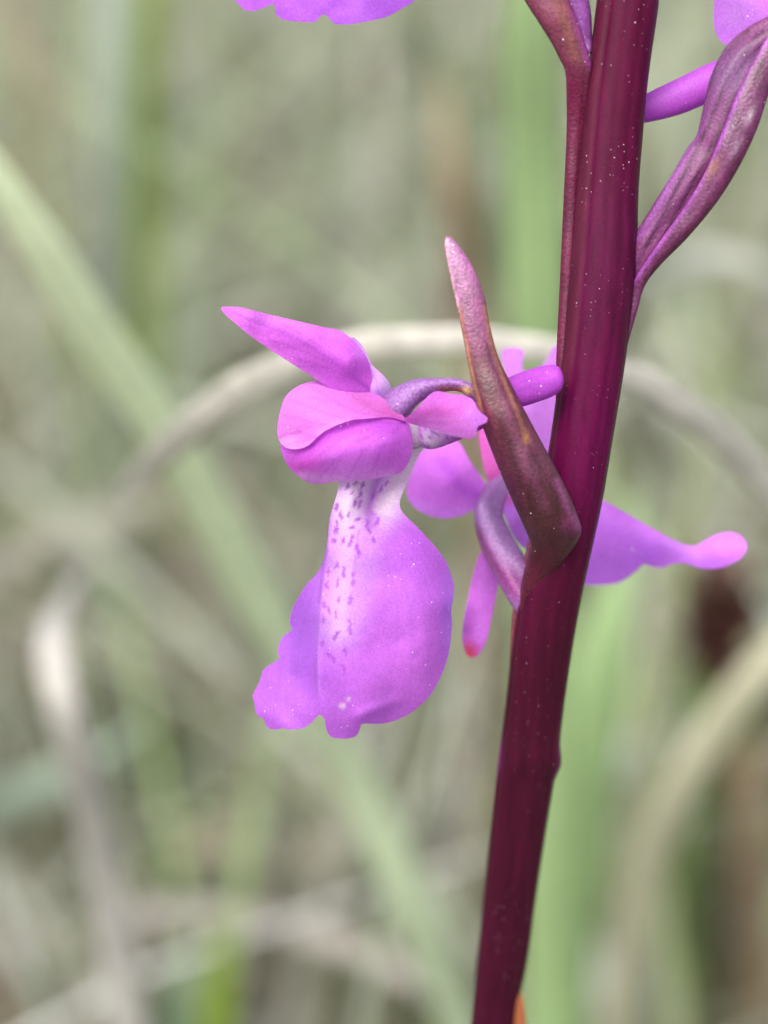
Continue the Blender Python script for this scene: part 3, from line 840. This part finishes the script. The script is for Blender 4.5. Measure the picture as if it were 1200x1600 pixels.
# --- flower behind the stem
rp = Paint((204, 108, 236), 1.3)  # raised gain brightens the colour to offset shade on the rear flower
rp.line([(640, 790), (700, 806), (740, 795)], 12, (206, 130, 246), .8).line([(690, 720), (720, 760), (742, 772)], 12, (178, 72, 222), .8)
ro = Paint((150, 100, 160)).line([(752, 790), (775, 850), (815, 895)], 8, (190, 150, 200), .9).line([(746, 830), (775, 885), (812, 930)], 9, (126, 50, 110), .8).blob(800, 910, 30, (136, 50, 120), .6)  # pale line paints the highlight on the arched ovary
Lp, Rp = path_edges([(850, 985, 12), (828, 950, 20), (800, 892, 27), (776, 845, 26), (764, 802, 23), (780, 765, 22), (812, 745, 20)])
rear = otube('flower', Lp, Rp, [(0, 120), (.2, 130), (.5, 180), (.8, 240), (1, 290)], ro, M_OVARY, orchid, ratio=1, n=50, m=24, prof=lambda t, th: 1 + .08 * np.cos(4 * th + t * 3))
sheet('sepal', [(635, 770), (642, 740), (655, 710), (675, 694), (700, 686), (718, 692), (734, 720), (754, 748), (770, 775), (750, 790), (735, 800), (712, 808), (690, 810), (664, 803), (645, 790)],
      [(635, 770, 270), (700, 690, 250), (700, 808, 250), (770, 775, 270), (700, 750, 215)], rp, M_PET, rear, h=7)
p2 = Paint((220, 90, 206)).blob(770, 750, 16, (200, 60, 170), .7)
sheet('petal', [(748, 670), (768, 668), (800, 700), (830, 760), (815, 790), (785, 772), (764, 752), (754, 720)], [(748, 670, 290), (790, 700, 270), (815, 790, 280), (770, 740, 250)], p2, M_PET, rear, h=7)
p3 = Paint((190, 110, 246)).blob(796, 780, 10, (190, 40, 150), .8)
sheet('petal', [(780, 770), (815, 775), (850, 830), (835, 860), (812, 850), (795, 820)], [(780, 770, 250), (850, 830, 250), (812, 850, 230), (812, 812, 215)], p3, M_PET, rear, h=7)
p4 = Paint((202, 100, 230), 1.25).blob(733, 1020, 16, (200, 44, 60), 1, ry=20).blob(728, 985, 12, (150, 70, 170), .6).line([(755, 880), (748, 1000)], 8, (206, 120, 244), .6)
sheet('sepal', [(722, 995), (725, 965), (732, 930), (740, 895), (752, 862), (775, 865), (782, 890), (776, 925), (768, 965), (760, 1000), (750, 1020), (738, 1028), (728, 1022)],
      [(722, 995, 245), (752, 862, 205), (776, 925, 240), (750, 940, 205), (738, 1028, 240), (745, 1000, 222)], p4, M_PET, rear, h=7)
p5 = Paint((204, 124, 244))
sheet('sepal', [(783, 552), (790, 545), (804, 543), (819, 548), (816, 566), (820, 582), (842, 575), (856, 560), (868, 540), (900, 560), (905, 640), (890, 710), (868, 740), (845, 720), (820, 660), (795, 605)],
      [(783, 552, 300), (819, 548, 300), (868, 540, 290), (905, 640, 280), (860, 735, 270), (830, 640, 255)], p5, M_PET, rear, h=8)
p6 = Paint((190, 104, 242), 1.3).line([(930, 795), (985, 815), (1040, 845), (1090, 868)], 12, (204, 128, 252), .9).blob(1140, 852, 34, (212, 122, 250), .9).line([(955, 800), (1030, 835)], 10, (196, 96, 236), .6).blob(1010, 868, 30, (172, 84, 238), .6)
sheet('lip', [(880, 760), (915, 765), (945, 783), (985, 806), (1030, 832), (1060, 847), (1085, 853), (1103, 843), (1130, 832), (1152, 834), (1167, 850), (1162, 868), (1145, 880), (1122, 888), (1095, 888), (1070, 880), (1050, 881), (1034, 887), (1018, 885), (1006, 881), (996, 890), (980, 903), (960, 912), (920, 914), (880, 905), (870, 830)],
      [(880, 760, 300), (880, 905, 330), (945, 783, 330), (985, 822, 285), (1040, 848, 280), (960, 912, 345), (960, 870, 310), (1034, 887, 320), (1095, 870, 275), (1150, 855, 250), (1130, 832, 285), (1130, 888, 280)], p6, M_PET, rear, h=7)

# --- bract and ovary on the right of the stem, with its flower running out of the picture
ob = Paint((140, 70, 122), .70).line([(1010, 360), (1060, 270), (1100, 190), (1130, 110)], 12, (152, 84, 148), .8)
for off in (-22, 0, 20):
    ob.line([(1010 + off, 385), (1062 + off, 285), (1108 + off, 195), (1142 + off, 100), (1190 + off, 50)], 3.2, (74, 20, 58), .9)
ob.line([(995, 375), (1060, 262), (1092, 200)], 5, (176, 96, 186), .6).blob(1150, 110, 50, (140, 96, 146), .7)
otube_pts_L = [(985, 442), (985, 405), (990, 372), (1010, 338), (1040, 288), (1074, 232), (1088, 214), (1097, 182), (1112, 122), (1136, 74), (1172, 42), (1215, 20), (1270, 0)]
otube_pts_R = [(988, 446), (1004, 426), (1030, 392), (1062, 350), (1092, 312), (1124, 262), (1146, 212), (1166, 160), (1186, 122), (1214, 96), (1246, 80), (1282, 62)]
side_fl = otube('flower', otube_pts_L, otube_pts_R, [(0, 10), (.3, -20), (1, -40)], ob, M_OVARY, orchid, ratio=.75, n=80, m=40,
                prof=lambda t, th: 1 + .07 * np.cos(6 * (th + t * 1.6)))
tag(side_fl, label='folded bract and veined ovary of a flower running past the picture edge')
bb = Paint((128, 56, 106), .62).line([(992, 436), (1035, 372), (1078, 312), (1106, 262), (1130, 205), (1160, 130), (1200, 55)], 5, (190, 90, 204), .9)
bb.line([(1010, 432), (1080, 360), (1130, 290), (1170, 215)], 8, (112, 44, 84), .7).blob(1112, 262, 10, (176, 124, 96), .7, ry=20, rot=.55).blob(1080, 300, 4, (232, 210, 226), .8, ry=14, rot=.6)
bb.blob(1172, 180, 5, (216, 190, 206), .8, ry=16, rot=.4).blob(1150, 232, 5, (200, 160, 190), .6, ry=20, rot=.5).blob(1190, 120, 30, (116, 52, 90), .8)
otube('bract', [(974, 540), (984, 478), (990, 440), (1012, 404), (1040, 364), (1076, 314), (1104, 264), (1128, 206), (1150, 150), (1180, 90), (1216, 30), (1260, -30), (1290, -70)],
      [(980, 542), (997, 482), (1008, 446), (1034, 412), (1072, 374), (1116, 322), (1152, 266), (1182, 204), (1200, 150), (1220, 96), (1246, 44), (1274, -10), (1296, -66)],
      [(0, 16), (.12, 5), (.28, -30), (.5, -60), (1, -60)], bb, M_BRACT, orchid, ratio=[.9, .8, .6, .45, .3], n=90, m=40,
      prof=lambda t, th: 1 + .10 * np.exp(-((th - 2.6) / .25) ** 2) - .06 * np.exp(-((th - 1.7) / .2) ** 2))
vp = Paint((192, 76, 226)).line([(1000, 168), (1060, 138), (1130, 104)], 9, (208, 116, 244), .7)
otube('spur', [(975, 172), (985, 160), (1010, 146), (1060, 122), (1110, 98), (1160, 84), (1220, 70), (1290, 60)], [(978, 188), (990, 193), (1018, 190), (1065, 178), (1115, 158), (1165, 142), (1225, 132), (1290, 126)],
      [60, 55, 50, 40, 20, 0], vp, M_PET, side_fl, ratio=.9, n=50, m=24)
v2 = Paint((200, 116, 250)).blob(1150, 20, 30, (210, 150, 252), .6)
sheet('sepal', [(1122, -60), (1117, -10), (1115, 30), (1120, 55), (1135, 70), (1160, 66), (1190, 60), (1230, 30), (1250, -20), (1240, -90), (1180, -110)],
      [(1122, -60, 60), (1116, 30, 70), (1135, 70, 60), (1170, 0, 20), (1240, -60, 50), (1230, 30, 20)], v2, M_PET, side_fl, h=7)
v3 = Paint((198, 104, 244))
sheet('lip', [(1260, 40), (1300, 20), (1345, 60), (1390, 140), (1410, 230), (1380, 300), (1350, 290), (1330, 310), (1290, 290), (1260, 220), (1255, 120)],
      [(1260, 40, 10), (1345, 60, 20), (1410, 230, 60), (1330, 310, 20), (1260, 200, 30), (1330, 180, -20)], v3, M_PET, side_fl, h=9)
sheet('petal', [(1230, -20), (1290, -60), (1350, -40), (1370, 20), (1330, 60), (1270, 60)], [(1230, -20, 0), (1370, 20, 10), (1290, -60, 20), (1300, 10, -40), (1300, 60, 0)], Paint((200, 92, 224)), M_PET, side_fl, h=9)

# --- bract and ovary on the left at the top
tb = Paint((132, 62, 86), .72).line([(900, 20), (914, 70), (922, 98)], 7, (170, 66, 160), .8).line([(830, 20), (860, 70), (888, 110)], 8, (122, 44, 80), .8).line([(862, -20), (884, 40), (900, 90)], 8, (152, 96, 70), .5)
tb.line([(898, 130), (892, 300), (882, 500), (868, 640)], 24, (112, 20, 64), 1)
otube('bract', [(868, 640), (869, 560), (875, 430), (881, 300), (885, 210), (885, 150), (883, 112), (874, 92), (862, 68), (842, 36), (818, -2), (796, -50), (774, -120), (752, -210), (744, -290), (744, -330)],
      [(876, 642), (892, 560), (901, 430), (908, 300), (913, 210), (920, 140), (925, 104), (918, 80), (911, 58), (900, 26), (886, -6), (868, -50), (846, -110), (816, -200), (780, -280), (752, -328)],
      [(0, 26), (.3, 2), (.46, -22), (.52, -44), (.62, -70), (.8, -85), (1, -60)], tb, M_BRACT, orchid, ratio=[.9, .9, .8, .7, .55, .4, .3], n=140, m=36,
      prof=lambda t, th: 1 + .08 * np.exp(-((th - .5) / .25) ** 2) - .07 * np.exp(-((th - .95) / .12) ** 2))
to = Paint((166, 92, 176), .75).line([(895, -10), (912, 30), (918, 60)], 4, (120, 50, 130), .7).blob(912, 76, 10, (210, 180, 215), .6)
Lp, Rp = path_edges([(918, 84, 8), (912, 52, 14), (902, 10, 20), (880, -50, 22), (840, -130, 20), (780, -190, 16), (700, -220, 14), (630, -220, 18), (590, -200, 20)])
top_fl = otube('flower', Lp, Rp, [(0, -38), (.3, -42), (1, -30)], to, M_OVARY, orchid, ratio=1, n=60, m=24, prof=lambda t, th: 1 + .08 * np.cos(3 * th + t * 9))
tl = Paint((182, 90, 246)).line([(460, -60), (480, 20)], 5, (168, 76, 240), .5).line([(405, -20), (400, 12)], 5, (166, 72, 232), .6).line([(540, -60), (560, 30)], 12, (196, 112, 250), .5)
sheet('lip', [(520, -200), (470, -160), (420, -100), (372, -40), (352, -20), (356, -8), (372, 5), (381, 15), (396, 17), (412, 12), (424, 7), (431, 8), (431, 22), (444, 31), (470, 34), (492, 34), (500, 26), (507, 22), (514, 28), (524, 37), (545, 38), (575, 33), (605, 26), (630, 12), (652, -4), (670, -40), (672, -100), (640, -150), (600, -190), (560, -210)],
      [(520, -200, -10), (352, -20, 30), (431, 10, -30), (396, 17, 0), (470, 34, -42), (507, 22, -50), (545, 38, -46), (652, -4, -5), (670, -80, 0), (540, -80, -60), (560, -210, 0)], tl, M_PET, top_fl, h=5)
sheet('sepal', [(600, -200), (560, -260), (480, -320), (400, -360), (440, -290), (500, -230), (560, -190)], [(600, -200, -20), (400, -360, -30), (500, -290, -45), (560, -190, -20)], s1, M_PET, top_fl, h=9)
sheet('petal', [(600, -180), (560, -250), (500, -260), (440, -230), (430, -180), (470, -140), (540, -130), (590, -140)], [(600, -180, -20), (440, -230, -20), (500, -190, -95), (540, -130, -40), (560, -250, -30)], lw, M_PET, top_fl, h=9)
# rear bract edge running down the stem
rb = Paint((120, 50, 70)).line([(808, 960), (795, 1060)], 5, (150, 80, 70), .6)
otube('bract', [(798, 1085), (796, 1050), (798, 1000), (802, 950), (812, 905), (822, 860), (830, 820), (836, 780)], [(806, 1090), (812, 1050), (820, 1000), (830, 950), (842, 905), (850, 860), (850, 820), (840, 780)],
      [(0, 185), (.5, 130), (1, 200)], rb, M_BRACT, orchid, ratio=.5, n=40, m=20)
# withered leaf sheath low on the stem
wb = Paint((150, 84, 50))
otube('leaf_sheath', [(800, 1800), (800, 1700), (802, 1620), (806, 1575), (812, 1545)], [(840, 1800), (832, 1700), (824, 1620), (820, 1575), (814, 1545)], [640, 560, 490, 455, 440], wb, M_BRACT, orchid, ratio=.6, n=24, m=16)
